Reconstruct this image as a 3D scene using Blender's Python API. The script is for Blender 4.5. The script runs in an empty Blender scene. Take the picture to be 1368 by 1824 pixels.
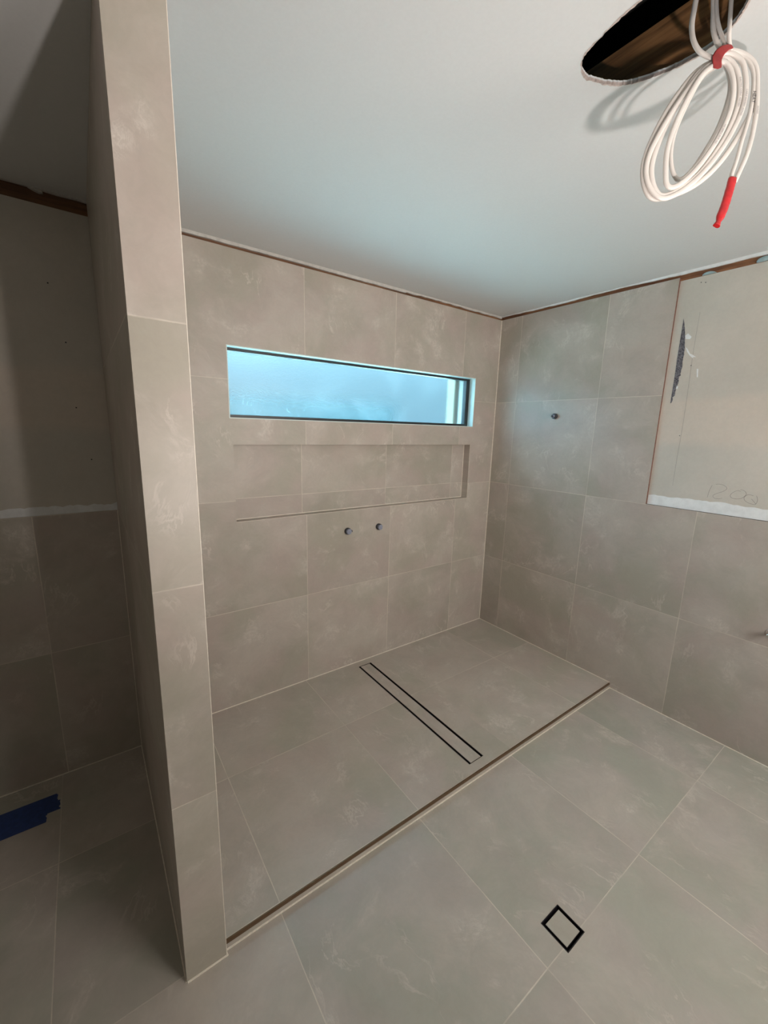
import bpy, bmesh, math, random
from mathutils import Vector, Matrix
random.seed(7)
SC = bpy.context.scene
COL = SC.collection

# ------------------------------------------------------------------ camera
CAM_F = 734.324
CAM_C = Vector((-2.5765, -2.1355, 1.5393))
YAW, PITCH, ROLL = 0.6289, -0.1967, 0.0260
fw = Vector((math.sin(YAW)*math.cos(PITCH), math.cos(YAW)*math.cos(PITCH), math.sin(PITCH)))
r0 = fw.cross(Vector((0, 0, 1))).normalized(); u0 = r0.cross(fw)
rt = math.cos(ROLL)*r0 + math.sin(ROLL)*u0
up = -math.sin(ROLL)*r0 + math.cos(ROLL)*u0
cd = bpy.data.cameras.new('camera')
cd.sensor_fit = 'VERTICAL'; cd.sensor_height = 36.0; cd.lens = 36.0*CAM_F/1824.0
cd.clip_start = 0.02; cd.clip_end = 200
cam = bpy.data.objects.new('camera', cd); COL.objects.link(cam)
m = Matrix.Identity(4)
for i in range(3):
    m[i][0] = rt[i]; m[i][1] = up[i]; m[i][2] = -fw[i]; m[i][3] = CAM_C[i]
cam.matrix_world = m
SC.camera = cam
SC.view_settings.view_transform = 'Standard'
SC.view_settings.look = 'None'
SC.view_settings.gamma = 1
SC.view_settings.use_curve_mapping = False
SC.view_settings.exposure = 0.12

# ------------------------------------------------------------------ world and lights
w = bpy.data.worlds.new('world'); SC.world = w; w.use_nodes = True
bg = w.node_tree.nodes['Background']
bg.inputs[0].default_value = (0.38, 0.75, 1.0, 1)
# clear sky; brightness towards -x is added, unseen, for a sheen on the right wall
wn_ = w.node_tree; tc_ = wn_.nodes.new('ShaderNodeTexCoord'); sp_ = wn_.nodes.new('ShaderNodeSeparateXYZ')
mr_ = wn_.nodes.new('ShaderNodeMapRange'); mr_.interpolation_type = 'SMOOTHSTEP'
for i_, v_ in zip((1, 2, 3, 4), (-.5, .22, 7.5, .58)): mr_.inputs[i_].default_value = v_
wn_.links.new(tc_.outputs['Generated'], sp_.inputs[0]); wn_.links.new(sp_.outputs[0], mr_.inputs[0]); 
m2_ = wn_.nodes.new('ShaderNodeMapRange'); m2_.interpolation_type = 'SMOOTHSTEP'      # and brighter overhead
for i_, v_ in zip((1, 2, 3, 4), (.06, .75, 0, 9.0)): m2_.inputs[i_].default_value = v_
ad_ = wn_.nodes.new('ShaderNodeMath'); ad_.operation = 'ADD'
wn_.links.new(sp_.outputs[2], m2_.inputs[0]); wn_.links.new(mr_.outputs[0], ad_.inputs[0]); wn_.links.new(m2_.outputs[0], ad_.inputs[1])
wn_.links.new(ad_.outputs[0], bg.inputs[1])

def area(name, loc, target, sx, sy, power, col, spread=180):
    l = bpy.data.lights.new(name, 'AREA'); l.shape = 'RECTANGLE'; l.size = sx; l.size_y = sy
    l.energy = power; l.color = col; l.spread = math.radians(spread)
    o = bpy.data.objects.new(name, l); COL.objects.link(o)
    o.location = loc
    o.rotation_euler = (Vector(target)-Vector(loc)).to_track_quat('-Z', 'Y').to_euler()
    return o
# soft fill added in an invented recess behind the camera, and a small work lamp
area('rear_fill_light', (-1.0, -3.36, 1.55), (-1.0, 0, 1.6), 1.1, 1.1, 35, (1.0, 0.935, 0.88))
area('work_lamp_light', (-2.13, -2.40, 1.14), (-1.60, -1.2, 2.15), 0.055, 0.055, 7.2, (1.0, 0.90, 0.86), 122)
# sun over the roof of the house, lighting the ground and fence beyond the window
sl = bpy.data.lights.new('sun', 'SUN'); sl.energy = 45; sl.color = (1.0, 0.97, 0.92); sl.angle = math.radians(1)
so = bpy.data.objects.new('sun', sl); COL.objects.link(so); so.rotation_euler = (math.radians(33), 0, math.radians(-12))

# ------------------------------------------------------------------ node helpers
class NT:
    def __init__(s, name):
        s.m = bpy.data.materials.new(name); s.m.use_nodes = True
        s.t = s.m.node_tree; s.t.nodes.clear()
        s.out = s.t.nodes.new('ShaderNodeOutputMaterial')
    def n(s, typ, **kw):
        x = s.t.nodes.new(typ)
        for k, v in kw.items(): setattr(x, k, v)
        return x
    def put(s, sock, v):
        if isinstance(v, bpy.types.NodeSocket): s.t.links.new(v, sock)
        elif v is not None: sock.default_value = v
    def math(s, op, a, b=None, c=None, clamp=False):
        x = s.n('ShaderNodeMath', operation=op, use_clamp=clamp)
        s.put(x.inputs[0], a); s.put(x.inputs[1], b); s.put(x.inputs[2], c)
        return x.outputs[0]
    def mix(s, f, a, b, mode='MIX'):
        x = s.n('ShaderNodeMix', data_type='RGBA', blend_type=mode)
        s.put(x.inputs[0], f); s.put(x.inputs[6], a); s.put(x.inputs[7], b)
        return x.outputs[2]
    def noise(s, vec, scale, detail=4, rough=.55, dist=0.0):
        x = s.n('ShaderNodeTexNoise'); s.put(x.inputs['Vector'], vec)
        x.inputs['Scale'].default_value = scale; x.inputs['Detail'].default_value = detail
        x.inputs['Roughness'].default_value = rough; x.inputs['Distortion'].default_value = dist
        return x.outputs[0]
    def ramp(s, f, lo, hi, a=0., b=1.):
        x = s.n('ShaderNodeMapRange', interpolation_type='SMOOTHSTEP'); s.put(x.inputs[0], f)
        for i, v in zip((1, 2, 3, 4), (lo, hi, a, b)): x.inputs[i].default_value = v
        return x.outputs[0]
    def comb(s, x_, y_, z_=0.0):
        x = s.n('ShaderNodeCombineXYZ'); s.put(x.inputs[0], x_); s.put(x.inputs[1], y_); s.put(x.inputs[2], z_)
        return x.outputs[0]
    def obj(s):
        return s.n('ShaderNodeTexCoord').outputs['Object']
    def bump(s, h, strength, dist):
        x = s.n('ShaderNodeBump'); x.inputs['Strength'].default_value = strength
        x.inputs['Distance'].default_value = dist; s.put(x.inputs['Height'], h)
        return x.outputs[0]
    def bsdf(s, color, rough=.5, normal=None, metal=0., spec=.5):
        b = s.n('ShaderNodeBsdfPrincipled')
        s.put(b.inputs['Base Color'], color); s.put(b.inputs['Roughness'], rough)
        b.inputs['Metallic'].default_value = metal; b.inputs['Specular IOR Level'].default_value = spec
        if normal is not None: s.put(b.inputs['Normal'], normal)
        s.t.links.new(b.outputs[0], s.out.inputs[0]); return b

def c4(r, g, b): return (r, g, b, 1)
def plain(name, col, rough=.5, metal=0., spec=.5, var=.06, scale=30, bump=0.0):
    t = NT(name); v = t.obj(); n = t.noise(v, scale, 4)
    lo = c4(*[x*(1-var) for x in col]); hi = c4(*[min(1, x*(1+var)) for x in col])
    colr = t.mix(t.ramp(n, .3, .7), lo, hi)
    t.bsdf(colr, rough, t.bump(n, bump, .002) if bump else None, metal, spec)
    return t.m

PITCH_T = 0.6
def tile_mat(name, ax_u, off_u, ax_v, off_v, seed=0.0, joints=True, rough=.42, k=(1, 1, 1), skip=None):
    """large stone-look porcelain tile; object coordinates in metres, joints every 0.6 m"""
    t = NT(name); co = t.obj()
    sp = t.n('ShaderNodeSeparateXYZ'); t.put(sp.inputs[0], co)
    U = sp.outputs[ax_u]; V = sp.outputs[ax_v]
    gu = t.math('DIVIDE', t.math('SUBTRACT', U, off_u), PITCH_T)
    gv = t.math('DIVIDE', t.math('SUBTRACT', V, off_v), PITCH_T)
    cu = t.math('FLOOR', gu); cv = t.math('FLOOR', gv)
    wn = t.n('ShaderNodeTexWhiteNoise'); t.put(wn.inputs[0], t.comb(cu, cv, seed))
    wv = t.n('ShaderNodeTexWhiteNoise'); t.put(wv.inputs[0], t.comb(cv, cu, seed+5.5))
    sh = t.math('MULTIPLY', wn.outputs[0], 40.); sh2 = t.math('MULTIPLY', wv.outputs[0], 31.)
    base = t.comb(t.math('ADD', U, sh), t.math('ADD', V, sh2), seed)
    warp = t.n('ShaderNodeTexNoise'); t.put(warp.inputs['Vector'], base)
    warp.inputs['Scale'].default_value = 3.2; warp.inputs['Detail'].default_value = 3
    va = t.n('ShaderNodeVectorMath', operation='SCALE'); t.put(va.inputs[0], warp.outputs[1]); va.inputs[3].default_value = .22
    vb = t.n('ShaderNodeVectorMath', operation='ADD'); t.put(vb.inputs[0], base); t.put(vb.inputs[1], va.outputs[0])
    P = vb.outputs[0]
    cloud = t.noise(P, 3.0, 6, .6)
    cloud2 = t.noise(P, 7.5, 5, .55)
    fine = t.noise(P, 60, 5, .7)
    hue = t.noise(base, 3.0, 3, .5)
    # colours of the stone print
    a = c4(.362*k[0], .335*k[1], .272*k[2]); b = c4(.408*k[0], .346*k[1], .300*k[2])
    col = t.mix(t.ramp(hue, .38, .62), a, b)
    col = t.mix(t.ramp(cloud, .38, .64, 0, .75), col, c4(.455, .412, .355))
    col = t.mix(t.ramp(cloud2, .25, .65, .30, 0), col, c4(.30, .27, .225))
    # feathery pale wisps: ridges of a stretched noise, kept only in patches
    st = t.n('ShaderNodeMapping'); t.put(st.inputs[0], P)
    st.inputs['Rotation'].default_value = (0, 0, .7); st.inputs['Scale'].default_value = (1.9, 1.0, 1.)
    n1 = t.noise(st.outputs[0], 3.3, 7, .62, .4)
    ridge = t.ramp(t.math('ABSOLUTE', t.math('SUBTRACT', n1, .5)), .0, .020, 1., 0.)
    n2 = t.noise(st.outputs[0], 9.0, 6, .65, .3)
    ridge2 = t.ramp(t.math('ABSOLUTE', t.math('SUBTRACT', n2, .52)), .0, .022, 1., 0.)
    patch = t.ramp(t.noise(base, 4.6, 3, .5), .54, .68)
    patch2 = t.ramp(t.noise(P, 6.0, 4, .55), .57, .72)
    wisp = t.math('ADD', t.math('MULTIPLY', ridge, patch), t.math('MULTIPLY', ridge2, patch2), clamp=True)
    col = t.mix(t.math('MULTIPLY', wisp, .42), col, c4(.62, .57, .50))
    soft = t.math('MULTIPLY', patch2, t.ramp(fine, .40, .62, .08, .34))
    col = t.mix(soft, col, c4(.60, .555, .49))
    col = t.mix(t.ramp(fine, .35, .65, .06, 0), col, c4(.22, .20, .17))
    tone = t.ramp(wn.outputs[0], 0, 1, 1.10, 1.18)
    col = t.mix(1.0, col, t.comb(tone, tone, t.math('MULTIPLY', tone, 1.02)), 'MULTIPLY')
    h = t.math('MULTIPLY', cloud2, .35)
    rg = t.ramp(cloud2, .3, .7, rough-.01, rough+.02)
    if joints:
        du = t.math('MULTIPLY', t.math('SUBTRACT', .5, t.math('ABSOLUTE', t.math('SUBTRACT', t.math('FRACT', gu), .5))), PITCH_T)
        dv = t.math('MULTIPLY', t.math('SUBTRACT', .5, t.math('ABSOLUTE', t.math('SUBTRACT', t.math('FRACT', gv), .5))), PITCH_T)
        g = t.ramp(t.math('MINIMUM', du, dv), .0012, .0022, 1., 0.)
        if skip is not None:      # tile is cut full width here: no joint
            du = t.math('ADD', du, t.math('LESS_THAN', t.math('ABSOLUTE', t.math('SUBTRACT', U, skip)), .05))
            g = t.ramp(t.math('MINIMUM', du, dv), .0012, .0022, 1., 0.)
        gn = t.ramp(t.noise(base, 5.0, 3, .5), .36, .60, .22, .95)
        gcol = t.mix(t.ramp(fine, .3, .7), c4(.62, .57, .48), c4(.70, .64, .55))
        col = t.mix(t.math('MULTIPLY', g, gn), col, gcol)
        h = t.math('SUBTRACT', h, t.math('MULTIPLY', g, .8))
    t.bsdf(col, rg, t.bump(h, .16, .0012), spec=.45)
    return t.m

GZ = 0.561
M = {}
M['tA'] = tile_mat('tile_back_wall', 0, -.371, 2, GZ, 1.3)
M['tB'] = tile_mat('tile_right_wall', 1, -.182, 2, GZ, 8.1, rough=.33)
M['tN'] = tile_mat('tile_partition_front', 0, -.95, 2, GZ-.006, 14.2)
M['tS'] = tile_mat('tile_partition_side', 1, -.478, 2, GZ, 21.2)
M['tF'] = tile_mat('tile_main_floor', 0, -.391, 1, -.478, 3.3, rough=.30, k=(.98, 1.04, 1.05))
M['tG'] = tile_mat('tile_shower_floor', 0, -.391, 1, -.478, 31.3, rough=.32, k=(1.05, 1.07, 1.07), skip=-.991)
M['tP'] = tile_mat('tile_plain', 0, 0, 1, 0, 44.0, joints=False, rough=.31, k=(1.0, 1.03, 1.04))
M['grout'] = plain('sanded_silicone', (.82, .76, .66), .6, var=.08, scale=60)
M['ceil'] = plain('ceiling_paint', (.64, .65, .64), .75, var=.012, scale=120, bump=.05)
M['plaster'] = plain('jointing_plaster', (.54, .525, .49), .8, var=.09, scale=40, bump=.3)
M['white_plaster'] = plain('white_plaster', (.76, .78, .78), .8, var=.06, scale=25, bump=.2)
M['black'] = plain('black_aluminium', (.016, .016, .017), .38, var=.2)
M['drain_black'] = plain('drain_black', (.012, .010, .013), .42, var=.2)
M['reveal'] = plain('painted_reveal', (.62, .72, .69), .35, var=.05, scale=14)
M['red'] = plain('red_tape', (.50, .012, .016), .28, var=.15, scale=60, bump=.25)
M['red_dull'] = plain('red_tie_tape', (.30, .022, .022), .45, var=.2, scale=60, bump=.25)
M['sheath'] = plain('white_cable_sheath', (.70, .66, .615), .38, var=.04, scale=30)
M['ink'] = plain('ink', (.03, .03, .035), .6)
M['print'] = plain('cable_print', (.34, .32, .33), .6)
M['grey_plastic'] = plain('grey_plastic', (.25, .275, .35), .35, var=.12, scale=80)
M['dark_plastic'] = plain('dark_plastic', (.035, .038, .045), .35, var=.12, scale=80)
M['chrome'] = plain('chrome', (.75, .75, .76), .09, metal=1., var=.02)
M['edge'] = plain('raw_tile_edge', (.18, .085, .062), .8, var=.25, scale=90)
M['gap_shadow'] = plain('painted_gap_shadow', (.075, .066, .060), .8, var=.25, scale=90)  # dark colour stands in for the shadow line in the gap
M['blue_glue'] = plain('blue_stud_adhesive', (.33, .45, .47), .6, var=.15, scale=50, bump=.3)
M['blue_tape'] = plain('blue_masking_tape', (.022, .052, .19), .6, var=.12, scale=60, bump=.2)
M['mortar'] = plain('outdoor_render', (.42, .40, .36), .9, var=.15, scale=10)

def wood(name, dark, light, axis=1):
    t = NT(name); co = t.obj(); mp = t.n('ShaderNodeMapping'); t.put(mp.inputs[0], co)
    s = [26, 26, 26]; s[axis] = 1.6
    mp.inputs['Scale'].default_value = s
    n = t.noise(mp.outputs[0], 1.6, 7, .6, .6)
    n2 = t.noise(co, 5, 3)
    col = t.mix(t.ramp(n, .3, .7), c4(*dark), c4(*light))
    col = t.mix(t.ramp(n2, .35, .7, 0, .45), col, c4(*[x*.55 for x in dark]))
    t.bsdf(col, .65, t.bump(n, .3, .002)); return t.m
M['woodX'] = wood('timber_x', (.10, .045, .020), (.27, .125, .055), 0)
M['woodY'] = wood('timber_y', (.13, .050, .020), (.34, .155, .065), 1)
M['joist'] = wood('joist_timber', (.13, .060, .022), (.40, .20, .075), 1)

def board_mat():
    t = NT('plasterboard_paper'); co = t.obj()
    n = t.noise(co, 2.4, 4, .5); f = t.noise(co, 55, 4, .7); k = t.noise(co, 8, 5, .6)
    sp = t.n('ShaderNodeSeparateXYZ'); t.put(sp.inputs[0], co)
    # horizontal bands where the paper has yellowed differently
    zb = t.math('ADD', sp.outputs[2], t.math('MULTIPLY', t.noise(co, 6, 3), .05))
    band = t.math('MULTIPLY', t.ramp(zb, 1.50, 1.56), t.ramp(zb, 1.74, 1.80, 1., 0.))
    col = t.mix(t.ramp(n, .3, .7), c4(.52, .495, .435), c4(.59, .55, .485))
    col = t.mix(t.math('MULTIPLY', band, .55), col, c4(.66, .57, .48))
    col = t.mix(t.ramp(k, .55, .75, 0, .25), col, c4(.50, .48, .43))
    col = t.mix(t.ramp(f, .3, .7, .08, 0), col, c4(.26, .25, .22))
    t.bsdf(col, .78, t.bump(f, .12, .0006)); return t.m
M['board'] = board_mat()

def bronze():
    t = NT('bronze_trim'); n = t.noise(t.obj(), 20, 4)
    t.bsdf(t.mix(n, c4(.13, .075, .038), c4(.19, .12, .065)), .30, metal=.55); return t.m
M['bronze'] = bronze()

def glass_mat():
    """obscured (frosted) window glass: lets daylight through, blurs what stands outside; dirty film and scratches"""
    t = NT('obscured_glass'); co = t.obj()
    f = t.noise(co, 160, 3, .6); k = t.noise(co, 4.5, 6, .62, .4)
    sm = t.ramp(k, .42, .66, 0, .55)
    st = t.n('ShaderNodeMapping'); t.put(st.inputs[0], co); st.inputs['Scale'].default_value = (3.2, 1, 1.2)
    st.inputs['Rotation'].default_value = (0, .35, 0)
    n = t.noise(st.outputs[0], 7, 3, .5, 1.0)
    scr = t.ramp(t.math('ABSOLUTE', t.math('SUBTRACT', n, .5)), 0, .009, 1, 0)
    sp = t.n('ShaderNodeSeparateXYZ'); t.put(sp.inputs[0], co)
    lowp = t.math('MULTIPLY', t.ramp(sp.outputs[2], 1.66, 1.82, 1, 0), t.ramp(sp.outputs[0], -1.7, -.7, 1., .0))
    scr = t.math('MULTIPLY', scr, t.math('MULTIPLY', lowp, t.ramp(t.noise(co, 13, 3), .50, .62)))
    tr = t.n('ShaderNodeBsdfTranslucent')
    t.put(tr.inputs[0], c4(.93, .97, .98))
    rf = t.n('ShaderNodeBsdfRefraction'); rf.inputs['IOR'].default_value = 1.3
    rf.inputs['Roughness'].default_value = .16
    t.put(rf.inputs[0], c4(.95, 1., 1.))
    nrm = t.bump(f, .25, .002); t.put(rf.inputs['Normal'], nrm)
    mx = t.n('ShaderNodeMixShader')
    fac = t.math('ADD', t.math('MULTIPLY', sm, .04), t.math('ADD', .02, t.math('MULTIPLY', scr, .20)), clamp=True)
    t.put(mx.inputs[0], fac); t.put(mx.inputs[1], rf.outputs[0]); t.put(mx.inputs[2], tr.outputs[0])
    gl = t.n('ShaderNodeBsdfGlossy'); gl.inputs['Roughness'].default_value = .35
    m2 = t.n('ShaderNodeMixShader'); m2.inputs[0].default_value = .04
    t.put(m2.inputs[1], mx.outputs[0]); t.put(m2.inputs[2], gl.outputs[0])
    t.t.links.new(m2.outputs[0], t.out.inputs[0]); return t.m
M['glass'] = glass_mat()

# ------------------------------------------------------------------ object helpers
def mesh_obj(name, bm, mats, parent=None, smooth=False):
    me = bpy.data.meshes.new(name)
    bmesh.ops.recalc_face_normals(bm, faces=bm.faces[:])
    bm.to_mesh(me); bm.free()
    if not isinstance(mats, (list, tuple)): mats = [mats]
    for x in mats: me.materials.append(x)
    if smooth:
        for p in me.polygons: p.use_smooth = True
    o = bpy.data.objects.new(name, me); COL.objects.link(o)
    if parent:
        o.parent = parent
        o.matrix_parent_inverse = Matrix.Translation(-parent.location)
    return o
def struct(o): o['kind'] = 'structure'; return o
def thing(name, label, cat, loc, group=None):
    o = bpy.data.objects.new(name, None); o.empty_display_size = .05
    COL.objects.link(o); o.location = loc
    o['label'] = label; o['category'] = cat
    if group: o['group'] = group
    return o
def box(bm, lo, hi, mi=0):
    vs = [bm.verts.new((x, y, z)) for x in (lo[0], hi[0]) for y in (lo[1], hi[1]) for z in (lo[2], hi[2])]
    for q in ((0, 1, 3, 2), (4, 6, 7, 5), (0, 4, 5, 1), (2, 3, 7, 6), (0, 2, 6, 4), (1, 5, 7, 3)):
        f = bm.faces.new([vs[i] for i in q]); f.material_index = mi
    return vs
def boxes(name, lst, mat, parent=None, bevel=0):
    bm = bmesh.new()
    for lo, hi in lst: box(bm, lo, hi)
    o = mesh_obj(name, bm, mat, parent)
    if bevel:
        md = o.modifiers.new('bevel', 'BEVEL'); md.width = bevel; md.segments = 2
    return o
def slab(name, us, vs, solid, to3, d0, d1, mat, parent=None):
    """sheet with rectangular cut-outs: front at depth d0, back at d1"""
    bm = bmesh.new(); cache = {}
    def V(i, j, d):
        k = (i, j, d)
        if k not in cache: cache[k] = bm.verts.new(to3(us[i], vs[j], d))
        return cache[k]
    nu, nv = len(us)-1, len(vs)-1
    S = {(i, j): solid((us[i]+us[i+1])/2, (vs[j]+vs[j+1])/2) for i in range(nu) for j in range(nv)}
    for (i, j), s in S.items():
        if not s: continue
        for d in (d0, d1):
            bm.faces.new([V(i, j, d), V(i+1, j, d), V(i+1, j+1, d), V(i, j+1, d)])
        for (di, dj, a, b) in ((-1, 0, (i, j), (i, j+1)), (1, 0, (i+1, j), (i+1, j+1)), (0, -1, (i, j), (i+1, j)), (0, 1, (i, j+1), (i+1, j+1))):
            if not S.get((i+di, j+dj), False):
                bm.faces.new([V(*a, d0), V(*b, d0), V(*b, d1), V(*a, d1)])
    return mesh_obj(name, bm, mat, parent)
def prism(name, pts, offs, mat, parent=None):
    """polygon (3D points, coplanar) extruded by the vector offs"""
    bm = bmesh.new(); off = Vector(offs)
    a = [bm.verts.new(p) for p in pts]; b = [bm.verts.new(Vector(p)+off) for p in pts]
    bm.faces.new(a); bm.faces.new(b[::-1]); n = len(pts)
    for i in range(n): bm.faces.new([a[i], a[(i+1) % n], b[(i+1) % n], b[i]])
    return mesh_obj(name, bm, mat, parent)
def lathe(bm, prof, origin, axis, seg=28, mi=0, facets=None):
    """prof: list of (r, t); t runs along axis from origin"""
    ax = Vector(axis).normalized(); s = ax.orthogonal().normalized(); q = ax.cross(s)
    n = facets or seg; rings = []
    for r, tt in prof:
        rings.append([bm.verts.new(Vector(origin)+ax*tt+(s*math.cos(2*math.pi*i/n)+q*math.sin(2*math.pi*i/n))*r) for i in range(n)])
    for a, b in zip(rings, rings[1:]):
        for i in range(n):
            f = bm.faces.new([a[i], a[(i+1) % n], b[(i+1) % n], b[i]]); f.material_index = mi; f.smooth = facets is None
    for ring in (rings[0], rings[-1]): 
        f = bm.faces.new(ring); f.material_index = mi
def catmull(pts, k=10):
    out = []; P = [2*pts[0]-pts[1]]+pts+[2*pts[-1]-pts[-2]]
    for i in range(1, len(P)-2):
        a, b, c, d = P[i-1:i+3]
        for j in range(k):
            t = j/k
            out.append(.5*((2*b)+(c-a)*t+(2*a-5*b+4*c-d)*t*t+(3*b-a-3*c+d)*t**3))
    out.append(pts[-1]); return out
def sweep(bm, path, nrm, wr, tr, seg=14, sup=1.0, wf=None):
    """sweep an oval: half width wr in the plane, half thickness tr along nrm"""
    rings = []; n = len(path)
    for i, p in enumerate(path):
        tg = (path[min(i+1, n-1)]-path[max(i-1, 0)]).normalized()
        side = tg.cross(nrm).normalized(); nn = side.cross(tg).normalized()
        k = wf(i/(n-1)) if wf else 1.
        ring = []
        for j in range(seg):
            a = 2*math.pi*j/seg
            c, s = math.cos(a), math.sin(a)
            cx = math.copysign(abs(c)**sup, c); sx = math.copysign(abs(s)**sup, s)
            ring.append(bm.verts.new(p+side*cx*wr*k+nn*sx*tr*k))
        rings.append(ring)
    for a, b in zip(rings, rings[1:]):
        for j in range(seg):
            f = bm.faces.new([a[j], a[(j+1) % seg], b[(j+1) % seg], b[j]]); f.smooth = True
    bm.faces.new(rings[0]); bm.faces.new(rings[-1][::-1])

# ------------------------------------------------------------------ dimensions
H = 0.036          # shower floor above main floor
ZC = 2.372         # ceiling
ZT = 2.346         # top of wall tiles
YS = -1.083        # shower step
XL, XR, YP = -2.479, -2.368, -1.098   # partition
XW0, YW0 = -3.45, -3.35               # far left wall and rear wall
WX0, WX1, WZ0, WZ1 = -1.980, -0.236, 1.576, 1.920   # window opening
NX0, NX1, NZ0, NZ1 = -1.967, -0.250, 1.049, 1.447   # niche
DN = 0.062

# ------------------------------------------------------------------ floors
DX0, DX1, DY0, DY1 = -1.238, -1.141, -1.034, -0.056     # channel drain
g_us = sorted([XR, DX0, DX1, 0.0]); g_vs = sorted([YS+.003, DY0, DY1, 0.0])
sf = struct(slab('floor', g_us, g_vs, lambda u, v: not (DX0 < u < DX1 and DY0 < v < DY1), lambda u, v, d: (u, v, d), 0.0, -H, M['tG']))
FX0, FX1, FY0, FY1 = -1.505, -1.408, -1.693, -1.596     # square floor waste
mf = struct(slab('floor', [XW0, FX0, FX1, 0.0], [YW0, FY0, FY1, YP+.02, 0.0],
      lambda u, v: not (FX0 < u < FX1 and FY0 < v < FY1), lambda u, v, d: (u, v, d), -H, -H-.03, M['tF']))
# step riser: tile strip with a bronze edge trim on top
rs = struct(boxes('trim_1', [((XR, YS, -H), (-.0005, YS+.0028, -.0145))], M['tP']))
struct(boxes('trim_2', [((XR, YS-.0015, -.0142), (-.003, YS+.0028, .0012))], M['bronze'], None))

# ------------------------------------------------------------------ back wall (window wall)
toA = lambda u, v, d: (u, d, v)
def solidA(u, v):
    if WX0 < u < WX1 and WZ0 < v < WZ1: return False
    if NX0 < u < NX1 and NZ0 < v < NZ1: return False
    return True
wa = struct(slab('wall_back', [XL+.02, WX0, NX0, NX1, WX1, 0.0], [-H, NZ0, NZ1, WZ0, WZ1, ZT], solidA, toA, 0.0, DN, M['tA']))
slab('niche_back', [NX0-.01, NX1+.01], [NZ0-.01, NZ1+.01], lambda u, v: True, toA, DN, DN+.01, M['tA'], wa)
slab('toilet_tiles', [XW0, XL+.02], [-H, 1.161], lambda u, v: True, toA, 0.0, .03, M['tA'], wa)
slab('plasterboard', [XW0, XL+.02], [1.161, 2.322], lambda u, v: True, toA, .008, .03, M['board'], wa)
boxes('timber_plate', [((XW0, .022, 2.28), (XL+.03, .09, 2.46))], M['woodX'], wa)
boxes('timber_plate', [((XR, .010, ZT+.001), (.02, .09, 2.46))], M['woodX'], wa)
# outer leaf so that daylight only comes through the opening
struct(slab('wall_outside', [XW0-.2, WX0, WX1, .4], [-.3, WZ0, WZ1, 2.7], lambda u, v: not (WX0 < u < WX1 and WZ0 < v < WZ1), toA, DN+.028, DN+.10, M['mortar']))

def ragged(name, p0, p1, nrm, hmin, hmax, thick, mat, parent, step=.012, rough=.5, seed=1, prof=None, down=True):
    """thin strip with a torn edge running from p0 to p1"""
    rnd = random.Random(seed); p0 = Vector(p0); p1 = Vector(p1); L = (p1-p0).length; n = max(3, int(L/step))
    bm = bmesh.new(); z = Vector((0, 0, -1 if down else 1)); nn = Vector(nrm)
    h = (hmin+hmax)/2; rows = []
    for i in range(n+1):
        h += rnd.uniform(-1, 1)*(hmax-hmin)*rough; h = min(hmax, max(hmin, h))
        hh = h*(prof(i/n) if prof else 1)
        p = p0.lerp(p1, i/n)
        rows.append([bm.verts.new(p), bm.verts.new(p+z*hh), bm.verts.new(p+z*hh+nn*thick), bm.verts.new(p+nn*thick)])
    for a, b in zip(rows, rows[1:]):
        for k in range(4):
            bm.faces.new([a[k], a[(k+1) % 4], b[(k+1) % 4], b[k]])
    bm.faces.new(rows[0]); bm.faces.new(rows[-1][::-1])
    return mesh_obj(name, bm, mat, parent)

# white plaster smear along the bottom of the bare board (toilet side)
ragged('plaster_smear', (XW0, .0078, 1.1615), (XL+.001, .0078, 1.1615), (0, -.6, 0), .020, .036, .001, M['white_plaster'], wa, seed=3, down=False, rough=.35)
for (x, z) in ((-2.628, 2.055), (-2.594, 1.846), (-2.585, 1.596), (-2.553, 1.385)):
    bm = bmesh.new(); lathe(bm, [(.0028, 0), (.0024, .0012)], (x, .008, z), (0, -1, 0), facets=10)
    mesh_obj('screw', bm, M['ink'], wa)

# ------------------------------------------------------------------ window
win = struct(bpy.data.objects.new('window_1', None)); COL.objects.link(win); win.location = ((WX0+WX1)/2, .06, WZ0)
F0, F1 = .052, .088
boxes('frame', [((WX0, F0, WZ1-.017), (WX1, F1, WZ1)), ((WX0, F0, WZ0), (WX1, F1, WZ0+.020)),
                ((WX0, F0, WZ0+.020), (WX0+.018, F1, WZ1-.017)), ((WX1-.036, F0, WZ0+.020), (WX1, F1, WZ1-.017))], M['black'], win, .0012)
boxes('glass_pane', [((WX0+.017, .072, WZ0+.019), (WX1-.035, .076, WZ1-.016))], M['glass'], win)
T = .0045
boxes('reveal', [((WX0, -.0012, WZ0), (WX0+T, F0, WZ1)), ((WX1-T, -.0012, WZ0), (WX1, F0, WZ1)),
                 ((WX0+T, -.0012, WZ0), (WX1-T, F0, WZ0+T)), ((WX0+T, -.0012, WZ1-T), (WX1-T, F0, WZ1))], M['reveal'], win)

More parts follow.
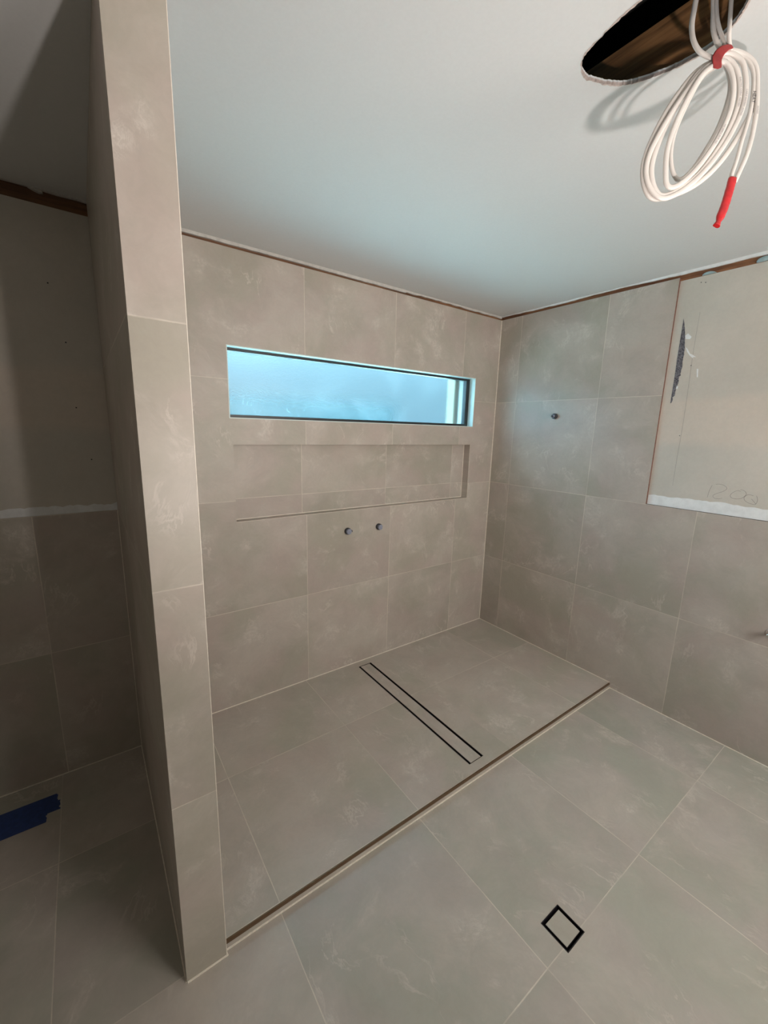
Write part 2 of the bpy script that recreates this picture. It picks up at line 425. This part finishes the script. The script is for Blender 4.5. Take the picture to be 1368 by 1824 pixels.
# ------------------------------------------------------------------ right wall
YM = -1.132
toB = lambda u, v, d: (d, u, v)
wb = struct(slab('wall_right', [YW0, YM, 0.0], [-H, 1.161, ZT], lambda u, v: not (u < YM and v > 1.161), toB, 0.0, .012, M['tB']))
slab('plasterboard', [YW0, .0], [1.10, 2.332], lambda u, v: True, toB, .0121, .03, M['board'], wb)
boxes('timber_plate', [((.0125, YW0, 2.3325), (.09, 0.01, 2.46))], M['woodY'], wb)
boxes('tile_edge', [((.0006, YM-.0012, 1.163), (.0120, YM-.0001, ZT-.001))], M['edge'], wb)
boxes('tile_edge', [((.0006, YW0, 1.1611), (.0120, YM-.001, 1.1625))], M['gap_shadow'], wb)  # strip painted as gap shadow along the bottom tile edge
ragged('plaster_smear', (.0118, YW0, 1.1626), (.0118, YM-.003, 1.1626), (-.6, 0, 0), .050, .066, .001, M['white_plaster'], wb, seed=11, down=False, rough=.22, step=.016)
XB = .0117
def mark(name, pts, mat, parent=wb, th=.0004):
    return prism(name, [(XB, y, z) for y, z in pts], (-th, 0, 0), mat, parent)
def stroke(bm, pts, wd):
    ps = catmull([Vector((0, y, z)) for y, z in pts], 8)
    prev = None
    for i, p in enumerate(ps):
        tg = (ps[min(i+1, len(ps)-1)]-ps[max(i-1, 0)]).normalized(); s = tg.cross(Vector((1, 0, 0)))*wd/2
        cur = [bm.verts.new((XB, (p+s)[1], (p+s)[2])), bm.verts.new((XB, (p-s)[1], (p-s)[2]))]
        if prev: bm.faces.new([prev[0], prev[1], cur[1], cur[0]])
        prev = cur
def imgB(u, v):
    d = fw+rt*((u-684)/CAM_F)-up*((v-912)/CAM_F); t = (.0117-CAM_C.x)/d.x
    p = CAM_C+d*t; return (p.y, p.z)
# dark torn streak of old coating
rr = random.Random(5)
left = [imgB(a, b) for a, b in ((1217.5, 568), (1214.5, 588), (1210, 615), (1206, 640), (1202.5, 665), (1199, 688), (1196, 705), (1194, 718))]
right = []
for k in range(46):
    t_ = k/45; a = 1194+(1217.5-1194)*t_; b = 718-150*t_
    wdt = max(0.4, 14*math.sin(math.pi*min(1, t_**.8))**.8*(0.55+.5*t_)) + rr.uniform(-1.6, 1.6)*(1-t_)
    right.append(imgB(a+max(.3, wdt), b+rr.uniform(-1, 1)))
def streak_mat():
    t = NT('torn_dark_streak'); co = t.obj(); n = t.noise(co, 140, 5, .7)
    t.bsdf(t.mix(t.ramp(n, .42, .6), c4(.055, .055, .068), c4(.20, .195, .215)), .7); return t.m
M['streak'] = streak_mat()
mark('torn_streak', left+right, M['streak'])
mark('plaster_dab', [imgB(a, b) for a, b in ((1220, 598), (1226, 594), (1232, 600), (1229, 604), (1221, 604))], M['white_plaster'])
mark('plaster_dab', [imgB(a, b) for a, b in ((1221, 618), (1225, 622), (1229, 630), (1234, 632), (1240, 636), (1234, 636), (1235, 639), (1229, 634), (1224, 627))], M['white_plaster'])
mark('plaster_dab', [imgB(a, b) for a, b in ((1241, 657), (1244, 657), (1243, 672), (1241, 672))], M['white_plaster'])
mark('plaster_dab', [imgB(a, b) for a, b in ((1204, 687), (1208, 688), (1207, 693), (1204, 692))], M['white_plaster'])
def pencil(name, strokes, wd, col=(.24, .22, .20)):
    mt = plain(name+'_mark', col, .8)
    bm = bmesh.new()
    for s in strokes: stroke(bm, [imgB(*p) for p in s], wd)
    return mesh_obj(name, bm, mt, wb)
pencil('pencil_line', [[(1247, 556), (1236, 620), (1224, 705), (1215, 765), (1206, 815), (1198, 865)]], .0011, (.27, .25, .23))
def Z(a, b): return (1220+a*148/1368, 840+b*120/1109)
pencil('pencil_number', [
    [Z(448, 225), Z(400, 320), Z(368, 425)],
    [Z(505, 212), Z(560, 205), Z(630, 222), Z(680, 255), Z(685, 290), Z(620, 330), Z(520, 362), Z(462, 395), Z(480, 435), Z(540, 447), Z(610, 441)],
    [Z(920, 325), Z(860, 315), Z(790, 345), Z(748, 390), Z(765, 430), Z(840, 450), Z(930, 440), Z(1000, 390), Z(1005, 345), Z(960, 308), Z(915, 300)],
    [Z(1130, 400), Z(1060, 380), Z(1000, 400), Z(972, 440), Z(1000, 490), Z(1080, 530), Z(1160, 540), Z(1195, 470), Z(1180, 400)],
    [Z(1095, 450), Z(1130, 490), Z(1168, 535)]], .0013, (.20, .17, .16))
for (a, b) in ((1231, 651), (1210.5, 776), (1249, 503), (1257, 503)):
    y, z = imgB(a, b); bm = bmesh.new(); lathe(bm, [(.0024, 0), (.002, .0012)], (.0120, y, z), (-1, 0, 0), facets=10)
    mesh_obj('screw', bm, M['ink'], wb)
for (a, b, s) in ((1264, 489, 1.), (1366, 463, 1.2)):
    y, z = imgB(a, b); bm = bmesh.new()
    bmesh.ops.create_uvsphere(bm, u_segments=18, v_segments=10, radius=1)
    for v in bm.verts:
        v.co = Vector((.010+v.co.x*.007, y+v.co.y*.030*s+v.co.z*.006, max(2.3335, z-.002+v.co.z*.017*s)))
    mesh_obj('adhesive_dab', bm, M['blue_glue'], wb, True)
# plaster edge under the ceiling, both walls
CE = None

# ------------------------------------------------------------------ partition wall between toilet and shower
pw = struct(boxes('wall_partition', [((XL, YP, -H+.0002), (XR, -.0002, ZC-.0005))], M['tS']))
me = pw.data; me.materials.append(M['tN'])
for p in me.polygons:
    if p.normal.y < -.5: p.material_index = 1

# ------------------------------------------------------------------ walls outside the frame
struct(boxes('wall_left', [((XW0-.1, YW0, -H), (XW0, .03, 2.6))], plain('left_wall_board', (.38, .36, .32), .7)))
rearM = plain('rear_wall_board', (.42, .40, .36), .75)
struct(slab('wall_rear', [XW0-.1, -1.6, -.4, .1], [-H-.03, .95, 2.15, 2.6], lambda u, v: not (-1.6 < u < -.4 and .95 < v < 2.15), toA, YW0, YW0-.1, rearM))  # opening invented to hold the added rear fill

struct(boxes('wall_rear', [((XW0-.1, YW0-.16, -H-.03), (.1, YW0-.11, 2.6))], rearM))  # unseen backing added to stop the sun entering through the opening

# ------------------------------------------------------------------ ceiling with a rough round hole
hole = [(-1.451, -1.744), (-1.416, -1.714), (-1.390, -1.665), (-1.388, -1.615), (-1.397, -1.575), (-1.414, -1.533), (-1.434, -1.503),
        (-1.469, -1.480), (-1.500, -1.466), (-1.521, -1.460), (-1.545, -1.462), (-1.576, -1.478), (-1.592, -1.508), (-1.606, -1.560), (-1.614, -1.619), (-1.606, -1.680), (-1.580, -1.735), (-1.535, -1.770), (-1.490, -1.770)]
hp = [Vector((x, y, 0)) for x, y in hole]
hs = catmull(hp+[hp[0]], 9)[:-1]
rh = random.Random(2)
hs = [p+Vector((rh.uniform(-1, 1), rh.uniform(-1, 1), 0))*.0012 for p in hs]
X0, X1, Y0, Y1 = XW0, .012, YW0, .010
bm = bmesh.new()
outer = [(X0, Y0), (X1, Y0), (X1, Y1), (X0, Y1)]
def ring_face(z):
    vo = [bm.verts.new((x, y, z)) for x, y in outer]; vi = [bm.verts.new((p.x, p.y, z)) for p in hs]
    eo = [bm.edges.new((vo[i], vo[(i+1) % 4])) for i in range(4)]
    ei = [bm.edges.new((vi[i], vi[(i+1) % len(vi)])) for i in range(len(vi))]
    bmesh.ops.triangle_fill(bm, edges=eo+ei, use_beauty=True)
    return vo, vi
a = ring_face(ZC); b = ring_face(ZC+.010)
for p, q in zip(a, b):
    for i in range(len(p)):
        bm.faces.new([p[i], p[(i+1) % len(p)], q[(i+1) % len(q)], q[i]])
ce = struct(mesh_obj('ceiling', bm, M['ceil']))
# torn paper fringe around the near rim of the hole
bm = bmesh.new(); rnd = random.Random(9); n = len(hs)
rim = plain('torn_board_paper', (.50, .42, .38), .85, var=.15, scale=90)
cen = Vector((-1.50, -1.62, 0)); prev = None; h1 = .003
for i in range(n+1):
    p = hs[i % n]; out = (p-cen).normalized()
    h1 = min(.0034, max(.0004, h1+rnd.uniform(-1, 1)*.0016))
    cur = [bm.verts.new((p.x-out.x*rnd.uniform(0, .0022), p.y-out.y*rnd.uniform(0, .0022), ZC-.0009)),
           bm.verts.new((p.x+out.x*h1, p.y+out.y*h1, ZC-.0005)),
           bm.verts.new((p.x, p.y, ZC+.006))]
    if prev:
        bm.faces.new([prev[0], cur[0], cur[1], prev[1]]); bm.faces.new([prev[2], cur[2], cur[0], prev[0]])
    prev = cur
mesh_obj('torn_rim', bm, rim, ce)
# plaster edges where the ceiling sheet meets the walls
ragged('plaster_edge', (XR, -.003, ZC+.0003), (-.9, -.003, ZC+.0003), (0, 1, 0), .0125, .0175, .012, M['plaster'], ce, seed=21, rough=.16, step=.02)
ragged('plaster_edge', (-.9, -.001, ZC+.0003), (0, -.001, ZC+.0003), (0, 1, 0), .004, .014, .010, M['plaster'], ce, seed=27, rough=.4, step=.03)
ragged('plaster_edge', (.0, YM-.02, ZC+.0003), (.0, 0, ZC+.0003), (1, 0, 0), .004, .012, .011, M['white_plaster'], ce, seed=23, rough=.3, step=.025)
ragged('plaster_edge', (-.002, YW0, ZC+.0003), (-.002, YM, ZC+.0003), (1, 0, 0), .008, .014, .012, M['white_plaster'], ce, seed=29, rough=.2, step=.03)
ragged('plaster_edge', (XW0, .0, ZC+.0003), (XL, .0, ZC+.0003), (0, 1, 0), .002, .009, .012, M['plaster'], ce, seed=31, rough=.25, step=.03)
# a drip of plaster on the toilet side
def imgC(u, v, y):
    d = fw+rt*((u-684)/CAM_F)-up*((v-912)/CAM_F); t = (y-CAM_C.y)/d.y
    return CAM_C+d*t
drip = [imgC(a, b, .004) for a, b in ((48, 331), (62, 331), (72, 336), (76, 343), (69, 342), (60, 338))]
prism('plaster_drip', drip, (0, .016, 0), M['plaster'], ce)
# light roof space above
jo = boxes('ceiling_joist', [((-1.385, -2.6, ZC+.0105), (-1.340, -.3, ZC+.125))], M['joist'], None, .002)
jo['label'] = 'brown timber joist seen through the rough hole in the ceiling'; jo['category'] = 'joist'
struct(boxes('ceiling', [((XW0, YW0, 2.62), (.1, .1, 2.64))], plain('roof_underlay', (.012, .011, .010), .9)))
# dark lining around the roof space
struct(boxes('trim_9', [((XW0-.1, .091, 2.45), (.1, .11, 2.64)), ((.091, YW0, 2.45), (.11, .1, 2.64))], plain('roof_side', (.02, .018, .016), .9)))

# ------------------------------------------------------------------ silicone and grout beads
def bead(n, lo, hi): return struct(boxes('trim_%d' % n, [(lo, hi)], M['grout']))
g = .0035
bead(10, (XR, -g, 0), (0, 0, g)); bead(11, (-g, YS, 0), (0, -g, g)); bead(12, (-g, -g, g), (0, 0, ZT))
bead(13, (-g, YW0, -H), (0, YS, -H+g)); bead(14, (XL+.001, YP-g, -H), (XR+.004, YP, -H+g))
bead(15, (XW0, -g, -H), (XL, 0, -H+g)); bead(16, (XL-g, YP, -H), (XL, -g, -H+g*.6)); bead(17, (XL-.0025, -.0025, -H+g), (XL, 0, 1.161))
bead(18, (XR+.0005, YS-.004, -H), (-.0035, YS-.0003, -H+.0035)); bead(19, (XR, YP, -H), (XR+g, YS-.004, -H+g))
bead(20, (XR-.0006, YP-.0005, -H+g), (XR+.0009, YP+.001, ZC-.001)); bead(21, (XR, YS, 0), (XR+g, -g, g))
bead(22, (NX0+.001, DN-.003, NZ0), (NX1-.001, DN, NZ0+.003)); bead(23, (NX1-.003, DN-.003, NZ0+.003), (NX1, DN, NZ1))
bead(24, (NX1-.0008, -.0006, NZ0), (NX1+.0008, .001, NZ1)); bead(25, (NX0, -.0006, NZ0-.0008), (NX1, .001, NZ0+.0008))

# ------------------------------------------------------------------ linear channel drain in the shower floor
dr = thing('linear_drain', 'long narrow tile-insert channel drain with black slots, set in the shower floor', 'drain', ((DX0+DX1)/2, (DY0+DY1)/2, -.03))
e = .0004
boxes('channel_frame', [((DX0+e, DY0+e, -.028), (DX0+.0025, DY1-e, .0004)), ((DX1-.0025, DY0+e, -.028), (DX1-e, DY1-e, .0004)),
                ((DX0+.0025, DY0+e, -.028), (DX1-.0025, DY0+.002, .0004)), ((DX0+.0025, DY1-.002, -.028), (DX1-.0025, DY1-e, .0004)),
                ((DX0+.0025, DY0+.002, -.030), (DX1-.0025, DY1-.002, -.026))], M['drain_black'], dr)
boxes('insert_tray', [((DX0+.0130, DY0+.0035, -.024), (DX1-.0130, DY1-.0035, -.0022))], M['drain_black'], dr)
boxes('tile_insert', [((DX0+.0134, DY0+.004, -.0022), (DX1-.0134, DY1-.004, -.0005))], M['tP'], dr, .0006)
# ------------------------------------------------------------------ square floor waste
fwst = thing('floor_waste', 'small square tile-insert floor waste with black frame on the main bathroom floor', 'drain', ((FX0+FX1)/2, (FY0+FY1)/2, -H-.03))
zf = -H
boxes('waste_frame', [((FX0+e, FY0+e, zf-.028), (FX0+.0025, FY1-e, zf+.0004)), ((FX1-.0025, FY0+e, zf-.028), (FX1-e, FY1-e, zf+.0004)),
                ((FX0+.0025, FY0+e, zf-.028), (FX1-.0025, FY0+.0025, zf+.0004)), ((FX0+.0025, FY1-.0025, zf-.028), (FX1-.0025, FY1-e, zf+.0004)),
                ((FX0+.0025, FY0+.0025, zf-.030), (FX1-.0025, FY1-.0025, zf-.026))], M['drain_black'], fwst)
boxes('tile_insert', [((FX0+.0112, FY0+.0112, zf-.0024), (FX1-.0112, FY1-.0112, zf-.0005))], M['tP'], fwst, .0006)
boxes('insert_tray', [((FX0+.0110, FY0+.0110, zf-.024), (FX1-.0110, FY1-.0110, zf-.0024))], M['drain_black'], fwst)

# ------------------------------------------------------------------ pipe plugs
def plug_back(x, z, label, lug):
    t = thing('pipe_plug', label, 'pipe plug', (x, 0, z), 'capped mixer outlets under the niche')
    bm = bmesh.new(); lathe(bm, [(.0205, 0), (.0215, .004), (.0205, .016), (.0185, .0175)], (x, 0, z), (0, -1, 0))
    mesh_obj('collar', bm, M['dark_plastic'], t)
    bm = bmesh.new()
    if lug: lathe(bm, [(.0185, .0168), (.0185, .025), (.016, .0275)], (x, 0, z), (0, -1, 0), facets=8)
    else: lathe(bm, [(.0175, .0168), (.0172, .026), (.0155, .0285)], (x, 0, z), (0, -1, 0))
    mesh_obj('cap', bm, M['grey_plastic'], t)
    if lug:
        bm = bmesh.new(); box(bm, (x+.0160, -.024, z-.006), (x+.0245, -.006, z+.007)); o = mesh_obj('lug', bm, M['dark_plastic'], t)
        md = o.modifiers.new('b', 'BEVEL'); md.width = .003; md.segments = 3
    bm = bmesh.new(); bmesh.ops.create_uvsphere(bm, u_segments=12, v_segments=8, radius=.0024)
    for v in bm.verts: v.co += Vector((x+.011, -.0280, z-.003))
    mesh_obj('test_nipple', bm, M['chrome'], t, True)
plug_back(-1.300, .920, 'grey plastic pipe plug with a side lug, left one of the pair below the niche', True)
plug_back(-1.066, .921, 'round grey plastic pipe plug, right one of the pair below the niche', False)
t = thing('shower_outlet_plug', 'dark capped shower outlet stub high on the right-hand tiled wall', 'pipe plug', (0, -.513, 1.659))
Y_, Z_ = -.510, 1.657
bm = bmesh.new(); lathe(bm, [(.0175, 0), (.0185, .003), (.0175, .017), (.015, .019)], (0, Y_, Z_), (-1, 0, 0)); mesh_obj('collar', bm, M['dark_plastic'], t)
bm = bmesh.new(); lathe(bm, [(.0095, .018), (.0095, .030), (.008, .032)], (0, Y_, Z_), (-1, 0, 0)); mesh_obj('stem', bm, M['grey_plastic'], t)
bm = bmesh.new(); lathe(bm, [(.0055, .0315), (.006, .040), (.0045, .043)], (0, Y_, Z_), (-1, 0, 0)); mesh_obj('tip', bm, M['dark_plastic'], t)

# chrome tap body, mostly cut off by the right edge of the frame
t = thing('stop_tap', 'chrome stop tap on the right wall, cut by the right edge', 'tap', (0, -1.757, .632))
Y_, Z_ = -1.757, .632
bm = bmesh.new(); lathe(bm, [(.024, 0), (.024, .002), (.014, .006)], (0, Y_, Z_), (-1, 0, 0)); mesh_obj('flange', bm, M['chrome'], t)
bm = bmesh.new(); lathe(bm, [(.0095, .005), (.0095, .035), (.0125, .037), (.0125, .048), (.010, .050)], (0, Y_, Z_), (-1, 0, 0)); mesh_obj('body', bm, M['chrome'], t)

# ------------------------------------------------------------------ blue masking tape on the toilet floor
tp = thing('masking_tape_patch', 'dark blue masking tape strips covering a spot on the floor by the toilet wall', 'tape', (-3.0, -.18, -H))
def strip(x0, x1, y0, y1, z, sd, tw=0.0):
    r_ = random.Random(sd); n_ = 9
    rightE = [(x1+r_.uniform(-1, 1)*.0030, y0+(y1-y0)*i/n_) for i in range(n_+1)]
    pts = [(x0, y0, z)]+[(x+tw*0, y+tw*(x-x0), z) for x, y in rightE]+[(x0, y1, z)]
    prism('tape_strip', pts, (0, 0, .0004), M['blue_tape'], tp)
strip(-3.28, -2.806, -.158, -.110, -H+.0002, 1); strip(-3.28, -2.797, -.205, -.152, -H+.0007, 2, -.006)
strip(-3.28, -2.838, -.252, -.200, -H+.0012, 3)

# ------------------------------------------------------------------ coil of cable hanging from the hole
DEP = .86
def P(a, b, d=0.0):
    """zoomed tracing coordinates -> real position in the coil's plane; d = metres in front of it"""
    u = 1000+a/3.717; v = b/3.717; k = DEP-d
    return CAM_C+(fw+rt*((u-684)/CAM_F)-up*((v-912)/CAM_F))*k
NRM = -fw
coil = thing('cable_coil', 'coil of white flat cable tied with red tape hanging from the ceiling hole', 'cable', P(1045, 380))
W, TH = .0051, .0034
def cable(name, pts, dz=0.0, wr=W, tr=TH, par=coil, mat=None, wf=None, sup=.8):
    ps = catmull([P(a[0], a[1], (a[2] if len(a) > 2 else 0)+dz) for a in pts], 10)
    bm = bmesh.new(); sweep(bm, ps, NRM, wr, tr, 14, sup, wf)
    return mesh_obj(name, bm, mat or M['sheath'], par), ps
# three strands coming down out of the roof space
cable('cable_strand', [(1010, -560, -.06), (950, -250, -.03), (905, -60, 0), (880, 60, 0), (863, 170, 0), (875, 270, .002), (920, 345, .004), (1000, 385, .005), (1060, 395, .005)])
cable('cable_strand', [(1080, -540, -.05), (1040, -260, -.02), (1012, -60, 0), (1008, 70, 0), (1006, 190, 0), (1025, 270, .001), (1060, 340, .002)])
cable('cable_strand', [(1100, -540, -.04), (1060, -260, -.01), (1030, -60, .004), (1028, 80, .005), (1042, 180, .005), (1070, 260, .005), (1090, 330, .005)], wr=.0036)
cable('cable_strand', [(1160, -540, -.02), (1140, -260, .01), (1128, -60, .02), (1120, 80, .02), (1112, 190, .018), (1110, 260, .012), (1120, 340, .006)], wr=.0038)
# loops
_, L1 = cable('cable_loop', [(1040, 350), (1120, 330), (1200, 375), (1270, 430), (1283, 560), (1270, 700), (1200, 850), (1100, 1010), (1000, 1130), (900, 1215), (800, 1270), (700, 1305), (620, 1318), (570, 1285), (540, 1180), (552, 1050), (615, 890), (720, 700), (860, 510), (960, 430), (1040, 405)], 0)
_, L2 = cable('cable_loop', [(1040, 370), (1110, 350), (1190, 400), (1215, 480), (1220, 600), (1190, 740), (1120, 890), (1030, 1030), (930, 1150), (830, 1240), (740, 1295), (660, 1312), (590, 1250), (560, 1150), (580, 1030), (650, 880), (760, 700), (890, 520), (970, 440), (1040, 410)], .006)
_, L3 = cable('cable_loop', [(1040, 385), (1100, 390), (1150, 440), (1175, 520), (1178, 640), (1140, 780), (1075, 920), (990, 1050), (900, 1160), (800, 1240), (720, 1285), (650, 1290), (605, 1210), (600, 1090), (650, 930), (720, 780), (810, 620), (920, 470), (1040, 415)], .004)
_, L4 = cable('cable_loop', [(1040, 405), (1090, 420), (1125, 480), (1140, 580), (1120, 720), (1065, 860), (990, 990), (900, 1110), (810, 1200), (740, 1240), (700, 1225), (690, 1150), (700, 1000), (740, 860), (820, 680), (920, 510), (1000, 440), (1045, 425)], .010)
_, L5 = cable('cable_loop', [(1040, 420), (1080, 430), (1110, 500), (1115, 600), (1085, 720), (1030, 860), (950, 1000), (860, 1130), (780, 1190), (735, 1130), (725, 1000), (760, 850), (850, 650), (940, 500), (1045, 430)], -.008, wr=.0042)
# two conductors of the tail
_, T1 = cable('cable_tail', [(1045, 360), (1130, 335), (1230, 370), (1290, 450), (1297, 600), (1290, 740), (1262, 900), (1225, 1030), (1182, 1130), (1145, 1210)], .006, wr=.0044)
_, T2 = cable('cable_tail', [(1045, 350), (1120, 345), (1215, 380), (1268, 470), (1270, 600), (1245, 760), (1195, 930), (1160, 1060), (1130, 1150), (1112, 1220)], .004, wr=.0038)
# red tape: the tie and the wrapped end
tie = prism('tie_tape', [P(a_, b_, .014) for a_, b_ in ((998, 372), (1022, 332), (1060, 302), (1100, 292), (1128, 294), (1142, 318), (1110, 330), (1086, 352), (1068, 378), (1062, 410), (1062, 448), (1036, 458), (1004, 452))],
      (P(1070, 370)-CAM_C).normalized()*.028, M['red_dull'], coil)
md = tie.modifiers.new('b', 'BEVEL'); md.width = .0022; md.segments = 3
bm = bmesh.new(); ps = catmull([P(1133, 1182, .006), P(1110, 1270, .006), P(1082, 1360, .006), P(1055, 1430, .006), P(1042, 1462, .006), P(1026, 1496, .006)], 10)
sweep(bm, ps, NRM, .0080, .0050, 18, .75, lambda s: 1. if s < .62 else (1-.38*min(1, (s-.62)/.2) if s < .85 else .62+.25*(s-.85)/.15))
rr = random.Random(4)
for v in bm.verts: v.co += Vector((rr.uniform(-1, 1), rr.uniform(-1, 1), rr.uniform(-1, 1)))*.0003
mesh_obj('tape_wrapped_end', bm, M['red'], coil)
# printing along the sheath
def writing(name, txt, path, i0, size, mat, front, flip=1, off=0.0):
    cu = bpy.data.curves.new('t', 'FONT'); cu.body = txt; cu.size = size; cu.align_y = 'CENTER'
    ob = bpy.data.objects.new('t', cu); COL.objects.link(ob)
    dg = bpy.context.evaluated_depsgraph_get(); dg.update()
    me = bpy.data.meshes.new_from_object(ob.evaluated_get(dg))
    bpy.data.objects.remove(ob); bpy.data.curves.remove(cu)
    seq = path[i0:] if flip > 0 else path[i0::-1]
    cum = [0.]
    for a_, b_ in zip(seq, seq[1:]): cum.append(cum[-1]+(b_-a_).length)
    for v in me.vertices:
        s = min(max(v.co.x, 0), cum[-1]-1e-5); k = 0
        while cum[k+1] < s: k += 1
        tt = (s-cum[k])/(cum[k+1]-cum[k]); p = seq[k].lerp(seq[k+1], tt)
        tg = (seq[k+1]-seq[k]).normalized(); sd = NRM.cross(tg)
        v.co = p+sd*(v.co.y+off)+NRM*front
    me.materials.append(mat); o = bpy.data.objects.new(name, me); COL.objects.link(o)
    o.parent = coil; o.matrix_parent_inverse = Matrix.Translation(-coil.location)
writing('cable_print', 'ELECTRIC CABLE  450/750V', L3, 30, .0052, M['print'], TH+.0002)
writing('cable_print', 'CABLE 450/750V  AS/NZS', L2, 40, .0052, M['print'], TH+.0002)
writing('cable_print', 'NZ 5000.2 2018  NZ', L4, 48, .0052, M['print'], TH+.0002)
writing('cable_print', 'NZ 450/750V', L1, 50, .0052, M['print'], TH+.0002)
writing('cable_print', 'AS/NZS', T1, 48, .0050, M['print'], TH+.0002)
writing('marker_writing', 'HEAT', T2, 41, .0098, M['ink'], TH+.0006)

# ------------------------------------------------------------------ outside, blurred by the obscured glass
o = boxes('garden_fence', [((-9.0, 6.0, -.3), (3.6, 6.05, 2.12))], plain('fence_paint', (.012, .030, .038), .9, spec=0.), None)
o['label'] = 'dark blue-green garden fence seen blurred through the lower left of the window'; o['category'] = 'fence'
o = boxes('timber_post', [((-.27, .175, -.3), (-.05, .25, 2.5))], plain('pale_post', (.26, .21, .14), .7), None)
o['label'] = 'pale timber post just outside the right end of the window glass'; o['category'] = 'post'
struct(boxes('ground', [((-8, .17, -.35), (8, 12, -.3))], plain('outside_ground', (.40, .60, .62), .9)))
